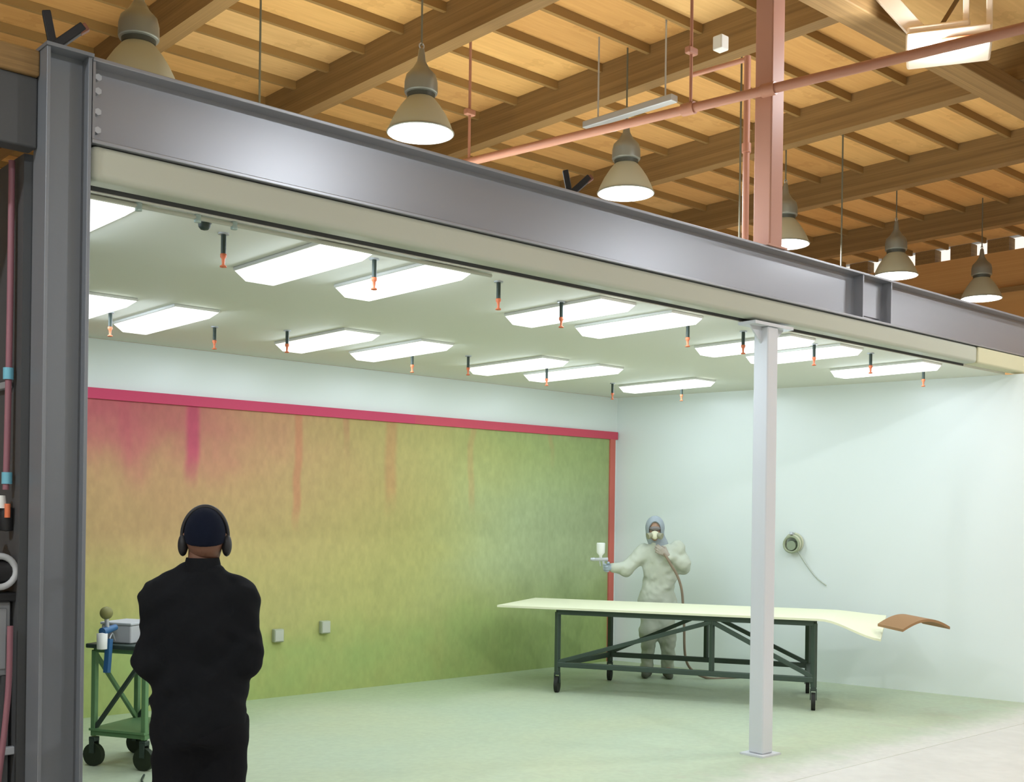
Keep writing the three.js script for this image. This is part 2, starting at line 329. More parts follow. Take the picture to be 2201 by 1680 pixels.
bell(-2.2, 4.7, -3.8, 'bell lamp in the hall to the left of the steel column', 34);
bell(10.6, 4.7, -3.1, 'bell lamp over the bright floor right of the booth opening', 10);
bell(15.0, 4.7, -0.8, 'bell lamp over the open floor at the far right of the hall', 16);
bell(14.5, 4.7, 4.2, 'bell lamp over the floor at the far right behind the viewer', 30);

// ---------------------------------------------------------------- pipes and hanging gear under the roof
{
  const t = thing('sprinkler_main', 'long pinkish sprinkler main pipe crossing in front of the brown post', 'pipe');
  const a = V(5.88, 4.7, -9.2), b = V(7.3, 4.7, -0.8), P = k => a.clone().lerp(b, k);
  part(t, 'run', bar(a, b, 0.034), M.pipe);
  for (const k of [0.12, 0.45, 0.525, 0.8]) part(t, 'coupling', bar(P(k - 0.006), P(k + 0.006), 0.046), M.pipe);
  for (const k of [0.2, 0.452, 0.75]) { const q = P(k); part(t, 'hanger_rod', bar(q, V(q.x, DECK - 0.02, q.z), 0.012), M.pipe); part(t, 'hanger_clamp', box(0.1, 0.05, 0.05, 0.01), M.pipe, [q.x, q.y + 0.42, q.z]); }
}
{
  const t = thing('riser_pipe', 'thin orange pipe rising just left of the brown post', 'pipe', [7.26, 0, -5.45]);
  part(t, 'run', bar(V(0, 3.16, 0), V(0, 5.3, 0), 0.026), M.pipe);
  part(t, 'coupling', bar(V(0, 4.55, 0), V(0, 4.62, 0), 0.036), M.pipe);
  part(t, 'branch', bar(V(0, 5.28, 0), V(-0.02, 5.3, -0.55), 0.02), M.pipe);
  solo('junction_box', 'small pale junction box under the roof at the top of the orange pipe', 'box', box(0.09, 0.11, 0.09, 0.01), M.white, [7.05, 5.37, -5.55]);
}
{
  const t = thing('cable_tray', 'short pale galvanised tray hanging beside the sprinkler main', 'tray', [0, 5.28, 0]);
  const a = V(7.44, 0, -7.4), b = V(7.49, 0, -6.38);
  part(t, 'tray', strut(a, b, 0.09, 0.06), M.galvanised);
  for (const q of [a.clone().lerp(b, 0.15), a.clone().lerp(b, 0.9)]) part(t, 'hanger_rod', bar(q, V(q.x, DECK - 5.28, q.z), 0.008), M.galvanised);
}
for (const [x, z, s] of [[4.6, -8.3, 'left of the second bell lamp'], [8.7, -6.6, 'between the third bell lamp and the brown post'], [10.9, -6.9, 'just right of the brown post']])
  solo('drop_cord', `thin cord hanging from the timber roof ${s}`, 'cord', bar(V(0, 0, 0), V(0, DECK - 3.16, 0), 0.009, 0.009, 8), M.cord, [x, 3.155, z]);
{ // hanging unit with two lamps, upper right
  const t = thing('hanging_heater', 'cream hanging unit in an open frame with two lit lamps beneath', 'heater', [8.14, 5.17, -4.26], -1.08);
  const up = DECK - 5.17;
  part(t, 'housing', box(0.6, 0.16, 0.34, 0.02), M.heater, [0, 0.1, 0]);
  part(t, 'hood', box(0.44, 0.06, 0.3, 0.02), M.heater, [-0.07, 0.205, 0]);
  part(t, 'louvre', box(0.3, 0.02, 0.02, 0.005), M.orange, [0.1, 0.09, 0.175]); part(t, 'louvre', box(0.3, 0.02, 0.02, 0.005), M.heater, [0.1, 0.05, 0.175]);
  for (const x of [0.12, 0.28]) part(t, 'hanger', strut(V(x, 0.17, 0.1), V(x, up, 0.1), 0.045), M.heater);
  part(t, 'hanger', strut(V(-0.22, 0.2, 0.1), V(-0.75, up, 0.1), 0.05, 0.12), M.heater);
  part(t, 'cross_bar', strut(V(-0.24, 0.215, 0.1), V(0.14, 0.215, 0.1), 0.045), M.heater);
  part(t, 'brace', strut(V(-0.1, 0.23, -0.1), V(0.3, up, -0.1), 0.03), M.glulam);
  for (const [x, y] of [[-0.2, 0.04], [0.02, 0.0]]) {
    part(t, 'lamp_bulb', new THREE.SphereGeometry(0.05, 18, 12).scale(1.5, 0.7, 1), M.bulb, [x, y, 0.19]);
    const l = new THREE.PointLight(BAY_LIGHT, 3); l.name = 'lamp_glow'; l.position.set(x, y, 0.19); l.castShadow = true; l.shadow.radius = 2; t.add(l);
  }
}

// ---------------------------------------------------------------- gear at the left edge, beside the column
{
  const t = thing('air_hose', 'faded pink air hose hanging along the dark wall left of the column', 'hose');
  part(t, 'hose', tube([[1.655, 3.2, -5.13], [1.652, 2.6, -5.12], [1.648, 2.0, -5.12], [1.645, 1.78, -5.12]], 0.014), M.pinkHose);
  for (const y of [2.28, 1.83]) part(t, 'coupling', bar(V(1.649, y - 0.025, -5.12), V(1.649, y + 0.025, -5.12), 0.022), M.blueFitting, null, null, 'pale blue coupling');
  const u = thing('lower_hose', 'faded pink hose curving down below the grey cabinet', 'hose');
  part(u, 'hose', tube([[1.645, 1.2, -5.04], [1.64, 0.95, -5.035], [1.625, 0.75, -5.035], [1.6, 0.5, -5.035], [1.58, 0.03, -5.035]], 0.013), M.pinkHose);
}
{
  const t = thing('paint_pump', 'white and black paint pump on the grey cabinet at the left edge', 'pump', [1.58, 1.3, -5.16]);
  part(t, 'base', box(0.22, 0.04, 0.16, 0.01), M.black, [0, 0.02, 0]);
  part(t, 'motor', bar(V(-0.07, 0.13, 0.02), V(0.08, 0.13, 0.02), 0.07, 0.07, 24), M.black);
  part(t, 'motor_ring', new THREE.TorusGeometry(0.066, 0.014, 8, 28), M.paleBox, [0.03, 0.13, 0.085]);
  part(t, 'pump_body', lathe([[0, 0], [0.05, 0], [0.055, 0.05], [0.035, 0.09], [0.035, 0.15], [0, 0.16]], 20), M.paleBox, [-0.01, 0.22, 0.0], [0, 0, 0.5]);
  part(t, 'filter_bowl', lathe([[0, 0], [0.028, 0.004], [0.03, 0.1], [0, 0.11]], 18), M.black, [0.075, 0.3, 0.02]);
  part(t, 'regulator', bar(V(0.05, 0.4, 0.02), V(0.05, 0.455, 0.02), 0.026, 0.02, 16), M.white);
  part(t, 'knob', bar(V(0.07, 0.36, 0.05), V(0.07, 0.42, 0.05), 0.012), M.orange, null, null, 'orange knob');
}
{
  const t = thing('pump_cabinet', 'grey metal cabinet on a dark stand under the paint pump', 'cabinet', [1.52, 0, -5.22]);
  part(t, 'case', box(0.3, 0.32, 0.22, 0.01), M.grey, [0, 1.14, 0]);
  part(t, 'door', box(0.26, 0.26, 0.012, 0.004), M.grey, [0, 1.14, 0.115]);
  part(t, 'lower_panel', box(0.28, 0.62, 0.18), mat('#2f4344', 0.6), [0, 0.67, -0.01]);
  part(t, 'rail', box(0.34, 0.035, 0.03, 0.006), M.galvanised, [0, 0.66, 0.13]);
  for (const [sx, sz] of [[-1, 1], [1, 1], [-1, -1], [1, -1]]) part(t, 'leg', box(0.03, 0.98, 0.03), M.darkSteel, [sx * 0.13, 0.49, sz * 0.095]);
  solo('wall_rail', 'thin grey rail across the dark wall left of the column', 'rail', box(0.03, 0.03, 0.9, 0.005), M.grey, [1.663, 2.235, -5.6]);
}

// ---------------------------------------------------------------- organic meshes: signed distances and surface nets
function surfaceNets(f, lo, hi, cell) {
  const n = [0, 1, 2].map(k => Math.ceil((hi[k] - lo[k]) / cell) + 1), [nx, ny, nz] = n, val = new Float32Array(nx * ny * nz);
  const id = (i, j, k) => i + nx * (j + ny * k);
  for (let k = 0; k < nz; k++) for (let j = 0; j < ny; j++) for (let i = 0; i < nx; i++) val[id(i, j, k)] = f(lo[0] + i * cell, lo[1] + j * cell, lo[2] + k * cell);
  const vid = new Int32Array(nx * ny * nz).fill(-1), pos = [], idx = [];
  const E = [[0, 1], [2, 3], [4, 5], [6, 7], [0, 2], [1, 3], [4, 6], [5, 7], [0, 4], [1, 5], [2, 6], [3, 7]];
  for (let k = 0; k < nz - 1; k++) for (let j = 0; j < ny - 1; j++) for (let i = 0; i < nx - 1; i++) {
    const c = []; let s = 0;
    for (let q = 0; q < 8; q++) { const v = val[id(i + (q & 1), j + ((q >> 1) & 1), k + (q >> 2))]; c.push(v); if (v < 0) s++; }
    if (s === 0 || s === 8) continue;
    let x = 0, y = 0, z = 0, m = 0;
    for (const [a, b] of E) if ((c[a] < 0) !== (c[b] < 0)) { const t = c[a] / (c[a] - c[b]); x += (a & 1) + t * ((b & 1) - (a & 1)); y += ((a >> 1) & 1) + t * (((b >> 1) & 1) - ((a >> 1) & 1)); z += (a >> 2) + t * ((b >> 2) - (a >> 2)); m++; }
    vid[id(i, j, k)] = pos.length / 3; pos.push(lo[0] + (i + x / m) * cell, lo[1] + (j + y / m) * cell, lo[2] + (k + z / m) * cell);
  }
  const quad = (a, b, c, d, flip) => { if (a < 0 || b < 0 || c < 0 || d < 0) return; flip ? idx.push(a, c, b, a, d, c) : idx.push(a, b, c, a, c, d); };
  for (let k = 1; k < nz - 1; k++) for (let j = 1; j < ny - 1; j++) for (let i = 1; i < nx - 1; i++) {
    const v = val[id(i, j, k)] < 0;
    if (v !== (val[id(i + 1, j, k)] < 0)) quad(vid[id(i, j - 1, k - 1)], vid[id(i, j, k - 1)], vid[id(i, j, k)], vid[id(i, j - 1, k)], !v);
    if (v !== (val[id(i, j + 1, k)] < 0)) quad(vid[id(i - 1, j, k - 1)], vid[id(i - 1, j, k)], vid[id(i, j, k)], vid[id(i, j, k - 1)], !v);
    if (v !== (val[id(i, j, k + 1)] < 0)) quad(vid[id(i - 1, j - 1, k)], vid[id(i, j - 1, k)], vid[id(i, j, k)], vid[id(i - 1, j, k)], !v);
  }
  const g = new THREE.BufferGeometry(); g.setAttribute('position', new THREE.Float32BufferAttribute(pos, 3)); g.setIndex(idx); g.computeVertexNormals(); return g;
}
const smin = (a, b, k) => { const h = Math.max(k - Math.abs(a - b), 0) / k; return Math.min(a, b) - h * h * k * 0.25; };
function cone(a, b, ra, rb) {
  const dx = b[0] - a[0], dy = b[1] - a[1], dz = b[2] - a[2], dd = dx * dx + dy * dy + dz * dz || 1e-9;
  return (x, y, z) => { const px = x - a[0], py = y - a[1], pz = z - a[2], h = clamp((px * dx + py * dy + pz * dz) / dd); return Math.hypot(px - dx * h, py - dy * h, pz - dz * h) - (ra + (rb - ra) * h); };
}
const ell = (c, r) => (x, y, z) => { const a = (x - c[0]) / r[0], b = (y - c[1]) / r[1], d = (z - c[2]) / r[2], k0 = Math.hypot(a, b, d), k1 = Math.hypot(a / r[0], b / r[1], d / r[2]); return k0 < 1e-6 ? -Math.min(...r) : k0 * (k0 - 1) / k1; };
function stack(rows) {                                                        // rows of [y, half width, half depth, x, z]
  return (x, y, z) => {
    const yc = clamp(y, rows[0][0], rows[rows.length - 1][0]); let i = 0; while (i < rows.length - 2 && rows[i + 1][0] < yc) i++;
    const t = ss(0, 1, (yc - rows[i][0]) / (rows[i + 1][0] - rows[i][0])), q = rows[i].map((v, k) => v + (rows[i + 1][k] - v) * t);
    const a = (x - q[3]) / q[1], b = (z - q[4]) / q[2], r = Math.hypot(a, b), d = (r - 1) * Math.min(q[1], q[2]), dy = Math.abs(y - yc);
    return dy > 0 ? (d > 0 ? Math.hypot(d, dy) : dy) : d;
  };
}
const union = (k, ...fs) => (x, y, z) => { let d = fs[0](x, y, z); for (let i = 1; i < fs.length; i++) d = smin(d, fs[i](x, y, z), k); return d; };
const n3 = (x, y, z) => noise(x + z * 0.7, y + z * 0.4, 5) - 0.5;
// a hand: palm and five fingers; frame given by forearm direction, palm normal; curl in radians per joint
function handParts(w, dir, palm, side, curl, grow = 0) {
  const D = V(...dir).normalize(), N = V(...palm); N.addScaledVector(D, -N.dot(D)).normalize(); const S = D.clone().cross(N).multiplyScalar(side);   // S points to the thumb side
  const W = V(...w), P = (a, b, c) => W.clone().addScaledVector(D, a).addScaledVector(S, b).addScaledVector(N, c).toArray(), fs = [];
  fs.push(union(0.02, cone(P(0.0, 0, 0), P(0.085, 0.027, 0), 0.022 + grow, 0.015 + grow), cone(P(0, 0, 0), P(0.09, 0.006, 0), 0.022 + grow, 0.015 + grow), cone(P(0, 0, 0), P(0.085, -0.024, 0), 0.022 + grow, 0.014 + grow)));
  [[0.03, 0.088, [0.042, 0.026, 0.02], 0.0088], [0.01, 0.094, [0.046, 0.029, 0.022], 0.009], [-0.011, 0.09, [0.042, 0.027, 0.021], 0.0086], [-0.03, 0.08, [0.033, 0.021, 0.018], 0.0078]].forEach(([b, a, seg, r], i) => {
    let p = V(...P(a, b, 0)), ang = 0.1; const c = Array.isArray(curl) ? curl[i] : curl;
    for (const s of seg) { ang += c; const q = p.clone().addScaledVector(D, Math.cos(ang) * s).addScaledVector(N, Math.sin(ang) * s).addScaledVector(S, b * 0.06); fs.push(cone(p.toArray(), q.toArray(), r + grow, r * 0.9 + grow)); p = q; }
  });
  const t0 = P(0.025, 0.026, 0.006), t1 = P(0.062, 0.052, 0.022), t2 = P(0.09, 0.05, 0.042);
  fs.push(union(0.01, cone(t0, t1, 0.014 + grow, 0.011 + grow), cone(t1, t2, 0.011 + grow, 0.009 + grow)));
  return union(0.008, ...fs);
}
const handMesh = (w, dir, palm, side, curl, grow = 0) => surfaceNets(handParts(w, dir, palm, side, curl, grow), w.map(v => v - 0.17), w.map(v => v + 0.17), 0.0045);
function headShape(c, s = 1) {                                                // faces +z
  const P = (x, y, z) => [c[0] + x * s, c[1] + y * s, c[2] + z * s];
  let f = union(0.03, ell(P(0, 0.02, -0.012), [0.075 * s, 0.1 * s, 0.092 * s]), ell(P(0, -0.055, 0.025), [0.056 * s, 0.062 * s, 0.064 * s]));
  f = union(0.012, f, cone(P(0, 0.01, 0.082), P(0, -0.028, 0.102), 0.008 * s, 0.013 * s), cone(P(-0.022, -0.062, 0.082), P(0.022, -0.062, 0.082), 0.007 * s, 0.007 * s), cone(P(-0.04, 0.028, 0.076), P(0.04, 0.028, 0.076), 0.009 * s, 0.009 * s), ell(P(0, -0.1, 0.07), [0.022 * s, 0.016 * s, 0.018 * s]));
  const ears = union(0.008, f, ell(P(-0.079, 0, -0.012), [0.012 * s, 0.03 * s, 0.02 * s]), ell(P(0.079, 0, -0.012), [0.012 * s, 0.03 * s, 0.02 * s]));
  const eyes = [-1, 1].map(k => ell(P(0.032 * k, 0.008, 0.088), [0.016 * s, 0.009 * s, 0.012 * s]));
  return (x, y, z) => Math.max(ears(x, y, z), -eyes[0](x, y, z), -eyes[1](x, y, z));
}
const skin = mat('#6b4a38', 0.6), skinLight = mat('#a98870', 0.6);
const cloth = c => new THREE.MeshPhysicalMaterial({ color: c, roughness: 0.95, specularIntensity: 0.3, side: THREE.DoubleSide }), blackCloth = cloth('#101215'), blackTrouser = cloth('#0e0f12'), navyCap = cloth('#0b1120');

{ // man in black seen from behind
  const t = thing('person', 'person in black jacket, dark cap and ear defenders seen from behind by the column', 'person', [2.1, 0, -4.2], 2.62);
  const sh = k => [0.145 * k, 1.345, -0.02], el = k => [0.178 * k, 1.12, -0.03], wr = k => [0.085 * k, 1.09, 0.2];
  const hipY = 0.86, kn = k => [0.1 * k, 0.48, 0.02], an = k => [0.105 * k, 0.09, -0.02];
  const core = union(0.05, stack([[0.84, 0.14, 0.1, 0, 0], [0.98, 0.135, 0.095, 0, 0], [1.25, 0.15, 0.1, 0, 0], [1.4, 0.13, 0.08, 0, -0.01]]), cone([0, 1.4, -0.015], [0, 1.54, -0.005], 0.056, 0.052), cone(sh(-1), sh(1), 0.05, 0.05),
    ...[-1, 1].flatMap(k => [cone(sh(k), el(k), 0.048, 0.042), cone(el(k), wr(k), 0.042, 0.027), cone([0.08 * k, hipY, 0], kn(k), 0.082, 0.055), cone(kn(k), an(k), 0.053, 0.038), cone(an(k), [0.12 * k, 0.04, 0.14], 0.04, 0.03)]));
  const headC = [-0.012, 1.585, 0.0];
  part(t, 'body', mergeGeometries([surfaceNets(core, [-0.36, 0, -0.25], [0.36, 1.6, 0.32], 0.012), surfaceNets(headShape(headC), [-0.14, 1.44, -0.16], [0.14, 1.76, 0.16], 0.005),
    handMesh(wr(1), [-0.45, 0.05, 0.9], [-0.9, 0, -0.4], 1, 0.35), handMesh(wr(-1), [0.45, 0.05, 0.9], [0.9, 0, -0.4], -1, 0.35)]), skin);
  const fold = (x, y, z) => n3(x * 8, y * 17 + x * 9, z * 8) * 0.02 + n3(x * 18, y * 26 - x * 14, z * 18) * 0.012;
  const jac = union(0.05, stack([[0.8, 0.178, 0.135, 0, 0], [0.86, 0.187, 0.142, 0, 0], [0.98, 0.182, 0.138, 0, 0], [1.12, 0.178, 0.135, 0, 0], [1.27, 0.176, 0.136, 0, -0.01], [1.36, 0.15, 0.115, 0, -0.015], [1.42, 0.105, 0.09, 0, -0.012], [1.47, 0.07, 0.07, 0, -0.01]]),
    ...[-1, 1].flatMap(k => [cone(sh(k), el(k), 0.08, 0.06), cone([0.03 * k, 1.45, -0.015], sh(k), 0.05, 0.07), cone(el(k), [0.1 * k, 1.095, 0.165], 0.06, 0.045)]));
  part(t, 'jacket', surfaceNets((x, y, z) => jac(x, y, z) + fold(x, y, z), [-0.38, 0.74, -0.28], [0.38, 1.56, 0.32], 0.009), blackCloth);
  part(t, 'collar', new THREE.CylinderGeometry(0.064, 0.078, 0.06, 28, 1, true), blackCloth, [-0.004, 1.485, -0.006]);
  const tr = union(0.06, stack([[0.8, 0.168, 0.125, 0, 0], [0.88, 0.165, 0.125, 0, 0], [0.94, 0.16, 0.12, 0, 0]]), ...[-1, 1].flatMap(k => [cone([0.082 * k, 0.82, 0], kn(k), 0.1, 0.083), cone(kn(k), [0.106 * k, 0.07, -0.015], 0.082, 0.074)]));
  part(t, 'trousers', surfaceNets((x, y, z) => Math.max(tr(x, y, z) + fold(x * 0.8, y * 0.9, z), 0.04 - y), [-0.32, 0.0, -0.22], [0.32, 1.02, 0.22], 0.01), blackTrouser);
  for (const k of [-1, 1]) part(t, 'shoe', surfaceNets((x, y, z) => Math.max(union(0.03, cone([0.105 * k, 0.05, -0.05], [0.115 * k, 0.045, 0.06], 0.05, 0.05), cone([0.115 * k, 0.045, 0.06], [0.125 * k, 0.035, 0.16], 0.048, 0.036))(x, y, z), 0.004 - y), [0.11 * k - 0.09, -0.02, -0.14], [0.11 * k + 0.1, 0.13, 0.24], 0.007), M.black);
  const cap = part(t, 'cap', surfaceNets((x, y, z) => Math.max(ell([headC[0], 1.607, -0.012], [0.08, 0.108, 0.1])(x, y, z), 1.58 - y + z * 0.2), [-0.13, 1.53, -0.15], [0.12, 1.75, 0.14], 0.005), navyCap);
  part(cap, 'peak', surfaceNets((x, y, z) => Math.max(ell([headC[0], 1.61, 0.09], [0.075, 0.012, 0.085])(x, y, z), 0.05 - z), [-0.12, 1.57, 0.0], [0.1, 1.65, 0.2], 0.005), navyCap);
  const band = part(t, 'ear_defenders', new THREE.TorusGeometry(0.088, 0.008, 8, 28, Math.PI), M.black, [headC[0], 1.6, -0.01]);
  band.scale.set(1, 1.32, 1.6);
  for (const k of [-1, 1]) part(t, 'ear_cup', surfaceNets(ell([headC[0] + 0.084 * k, 1.565, -0.01], [0.02, 0.045, 0.037]), [headC[0] + 0.084 * k - 0.05, 1.5, -0.07], [headC[0] + 0.084 * k + 0.05, 1.65, 0.06], 0.005), M.black);
}

// ---------------------------------------------------------------- rolling table with the pale panel
const TU = V(0.469, 0, 0.883), TW = V(0.883, 0, -0.469), T0 = V(7.67, 0, -7.91), tp = (u, w, y) => T0.clone().addScaledVector(TU, u).addScaledVector(TW, w).setY(y);
function caster(parent, p, r, m = M.rubber, turn = 0) {
  const c = part(parent, 'caster', box(0.05, 0.03, 0.05, 0.005), M.darkGreen, [p.x, 2 * r + 0.03, p.z], [0, turn, 0]);
  part(c, 'fork', mergeGeometries([at(box(0.008, r * 1.25, 0.035), -0.025, -r * 0.6, 0), at(box(0.008, r * 1.25, 0.035), 0.025, -r * 0.6, 0)]), M.darkGreen);
  part(c, 'wheel', new THREE.CylinderGeometry(r, r, 0.036, 24).rotateZ(Math.PI / 2), m, [0, -r - 0.03, 0]);
}
{
  const t = thing('rolling_table', 'dark green steel table frame on black casters carrying the pale panel', 'table');
  const B = 0.27, Hh = 0.775, R = [tp(0, 0, 0), tp(2.4, 0, 0), tp(0.25, 1.0, 0), tp(2.25, 1.0, 0)], y = (p, h) => p.clone().setY(h);
  for (const p of R) { part(t, 'post', strut(y(p, 0.198), y(p, Hh), 0.045), M.green); caster(t, p, 0.078, M.rubber, -1.0); }
  for (const [a, b, w] of [[0, 1, 0.05], [2, 3, 0.05], [0, 2, 0.05], [1, 3, 0.05]]) { part(t, 'bottom_rail', strut(y(R[a], B), y(R[b], B), w), M.green); part(t, 'top_rail', strut(y(R[a], Hh), y(R[b], Hh), w), M.green); }
  for (const [a, b] of [[0, 1], [2, 3]]) {
    const m = R[a].clone().lerp(R[b], a ? 0.5 : 0.62);
    part(t, 'middle_post', strut(y(m, B), y(m, Hh), 0.04), M.green);
    part(t, 'brace', strut(y(m, Hh - 0.03), y(R[b], B + 0.02), 0.04), M.green);
    part(t, 'brace', strut(y(m, Hh - 0.03), y(R[a], B + 0.02), 0.04), M.green);
  }
  for (const k of [0.2, 0.5, 0.85]) part(t, 'cross_bar', strut(y(R[0].clone().lerp(R[1], k), Hh), y(R[2].clone().lerp(R[3], k), Hh), 0.045), M.green);
}
{ // pale panel, its right end drooping
  const nu = 60, nw = 14, top = [], th = 0.02, idx = [];
  const P = (i, j, dy) => { const u = -0.6 + 3.57 * i / nu, w = -0.08 + 1.14 * j / nw, s = ss(2.45, 3.0, u); return tp(u, w - 0.0, 0.822 - s * (0.155 - 0.12 * j / nw) * 1.0 + dy); };
  for (const dy of [0, -th]) for (let j = 0; j <= nw; j++) for (let i = 0; i <= nu; i++) top.push(...P(i, j, dy).toArray());
  const n = (nu + 1) * (nw + 1), id = (i, j, b) => b * n + j * (nu + 1) + i;
  for (let j = 0; j < nw; j++) for (let i = 0; i < nu; i++) { idx.push(id(i, j, 0), id(i + 1, j, 0), id(i + 1, j + 1, 0), id(i, j, 0), id(i + 1, j + 1, 0), id(i, j + 1, 0), id(i, j, 1), id(i + 1, j + 1, 1), id(i + 1, j, 1), id(i, j, 1), id(i, j + 1, 1), id(i + 1, j + 1, 1)); }
  for (let i = 0; i < nu; i++) for (const j of [0, nw]) idx.push(id(i, j, 0), id(i, j, 1), id(i + 1, j, 1), id(i, j, 0), id(i + 1, j, 1), id(i + 1, j, 0));
  for (let j = 0; j < nw; j++) for (const i of [0, nu]) idx.push(id(i, j, 0), id(i, j, 1), id(i, j + 1, 1), id(i, j, 0), id(i, j + 1, 1), id(i, j + 1, 0));
  const g = new THREE.BufferGeometry(); g.setAttribute('position', new THREE.Float32BufferAttribute(top, 3)); g.setIndex(idx);
  const q = g.toNonIndexed(); q.computeVertexNormals();
  solo('painted_panel', 'long cream panel lying on the rolling table with its right end drooping', 'panel', q, mat('#e6e8c8', 0.55, 0, { side: THREE.DoubleSide }));
}
{ // curled brown paper at the right end of the panel
  const s = []; for (let i = 0; i <= 16; i++) { const a = i / 16; s.push([a * 0.42, Math.sin(a * Math.PI * 0.8 + 0.2) * 0.11]); }
  const sh = new THREE.Shape([...s, ...s.slice().reverse().map(([x, y]) => [x, y - 0.022])].map(p => new THREE.Vector2(...p)));
  const g = new THREE.ExtrudeGeometry(sh, { depth: 0.5, bevelEnabled: false, steps: 4 });
  const o = tp(2.93, 0.2, 0.755);
  solo('paper_curl', 'curled strip of brown paper at the right end of the cream panel', 'paper', g, M.brownPaper, [o.x, o.y, o.z], [0, -0.62, 0]);
}

{ // sprayer in pale coveralls behind the table, seen from the front
  const mp = tp(0.78, 1.5, 0).add(V(-0.105, 0, -0.093)), turn = Math.atan2(-mp.x, -mp.z);
  const t = thing('person', 'person in pale coveralls and respirator holding a spray gun behind the table', 'person', [mp.x, 0, mp.z], turn);
  const sh = k => [0.17 * k + 0.02, k > 0 ? 1.36 : 1.33, 0.0], elR = [-0.34, 1.14, 0.08], wrR = [-0.5, 1.16, 0.18], elL = [0.26, 1.19, 0.03], wrL = [0.09, 1.3, 0.2];
  const hc = [-0.045, 1.565, 0.05], kn = k => [0.1 * k, 0.47, 0.03], an = k => [0.11 * k, 0.09, -0.01];
  const core = union(0.05, stack([[0.85, 0.13, 0.1, 0, 0], [1.0, 0.13, 0.09, 0.01, 0], [1.25, 0.15, 0.1, 0.02, 0], [1.36, 0.12, 0.08, 0.01, 0.01]]), cone([0, 1.36, 0.015], [-0.03, 1.5, 0.035], 0.056, 0.052), cone(sh(-1), elR, 0.05, 0.042), cone(elR, wrR, 0.042, 0.027), cone(sh(1), elL, 0.05, 0.042), cone(elL, wrL, 0.042, 0.027),
    ...[-1, 1].flatMap(k => [cone([0.08 * k, 0.86, 0], kn(k), 0.08, 0.055), cone(kn(k), an(k), 0.053, 0.038), cone(an(k), [0.125 * k, 0.04, 0.13], 0.04, 0.03)]));
  part(t, 'body', mergeGeometries([surfaceNets(core, [-0.6, 0, -0.2], [0.4, 1.56, 0.3], 0.012), surfaceNets(headShape(hc), [hc[0] - 0.14, 1.4, -0.12], [hc[0] + 0.14, 1.72, 0.22], 0.005)]), skinLight);
  const fold = (x, y, z) => n3(x * 10, y * 16 - x * 9, z * 9) * 0.026 + n3(x * 24, y * 28 + x * 12, z * 22) * 0.01;
  const suit = union(0.06, stack([[0.78, 0.185, 0.14, 0, 0], [0.9, 0.18, 0.14, 0, 0], [1.02, 0.172, 0.135, 0.01, 0], [1.25, 0.19, 0.14, 0.02, 0], [1.36, 0.15, 0.11, 0.01, 0.01], [1.43, 0.09, 0.09, -0.01, 0.02]]),
    cone(sh(-1), elR, 0.085, 0.066), cone(elR, [-0.48, 1.158, 0.167], 0.066, 0.047), cone(sh(1), elL, 0.088, 0.07), cone(elL, [0.11, 1.285, 0.18], 0.066, 0.047),
    ...[-1, 1].flatMap(k => [cone([0.085 * k, 0.82, 0], kn(k), 0.105, 0.086), cone(kn(k), [0.112 * k, 0.12, -0.01], 0.084, 0.07)]));
  const suitMat = mat('#b9bfae', 0.85);
  part(t, 'coveralls', surfaceNets((x, y, z) => suit(x, y, z) + fold(x, y, z), [-0.62, 0.02, -0.24], [0.44, 1.5, 0.32], 0.011), suitMat);
  const hood = (x, y, z) => Math.max(union(0.03, ell([hc[0], 1.59, 0.035], [0.102, 0.125, 0.118]), cone([hc[0], 1.5, 0.02], [0, 1.4, 0.01], 0.095, 0.1))(x, y, z), -ell([hc[0], 1.555, 0.16], [0.066, 0.1, 0.11])(x, y, z));
  part(t, 'hood', surfaceNets(hood, [-0.2, 1.28, -0.14], [0.16, 1.75, 0.2], 0.007), mat('#98a2a8', 0.8));
  const mask = part(t, 'respirator', surfaceNets(union(0.02, ell([hc[0], 1.515, 0.15], [0.045, 0.042, 0.04]), ell([hc[0], 1.49, 0.175], [0.026, 0.024, 0.025])), [hc[0] - 0.08, 1.44, 0.08], [hc[0] + 0.08, 1.58, 0.23], 0.005), mat('#d2d2b4', 0.6));
  for (const k of [-1, 1]) part(mask, 'filter', bar(V(hc[0] + 0.035 * k, 1.51, 0.165), V(hc[0] + 0.075 * k, 1.498, 0.185), 0.03, 0.034, 18), mat('#8f8f76', 0.6));
  part(t, 'goggles', surfaceNets(ell([hc[0], 1.578, 0.135], [0.06, 0.026, 0.028]), [hc[0] - 0.08, 1.53, 0.08], [hc[0] + 0.08, 1.62, 0.19], 0.005), mat('#6f6a66', 0.25));
  part(t, 'glove', handMesh(wrR, [-0.5, 0.02, 0.55], [0.45, 0, 0.55], 1, [0.45, 0.62, 0.66, 0.68], 0.002), mat('#9aa8b2', 0.7));
  part(t, 'glove', handMesh(wrL, [-0.75, 0.5, 0.2], [-0.2, 0.1, -0.9], -1, 0.5, 0.002), mat('#a39a8c', 0.7));
  for (const k of [-1, 1]) part(t, 'boot', surfaceNets((x, y, z) => Math.max(union(0.03, cone([0.112 * k, 0.16, -0.02], [0.112 * k, 0.05, -0.03], 0.058, 0.052), cone([0.112 * k, 0.05, -0.03], [0.128 * k, 0.04, 0.15], 0.052, 0.04))(x, y, z), 0.008 - y), [0.115 * k - 0.1, -0.02, -0.14], [0.115 * k + 0.1, 0.25, 0.24], 0.008), mat('#5d6253', 0.8));
  // gun, in the same frame as the hand
  const g = thing('spray_gun', 'spray gun with a white paint cup in the raised hand of the sprayer', 'spray gun', [mp.x, 0, mp.z], turn);
  part(g, 'handle', strut(V(-0.565, 1.14, 0.245), V(-0.575, 1.235, 0.25), 0.024, 0.034), M.paleBox);
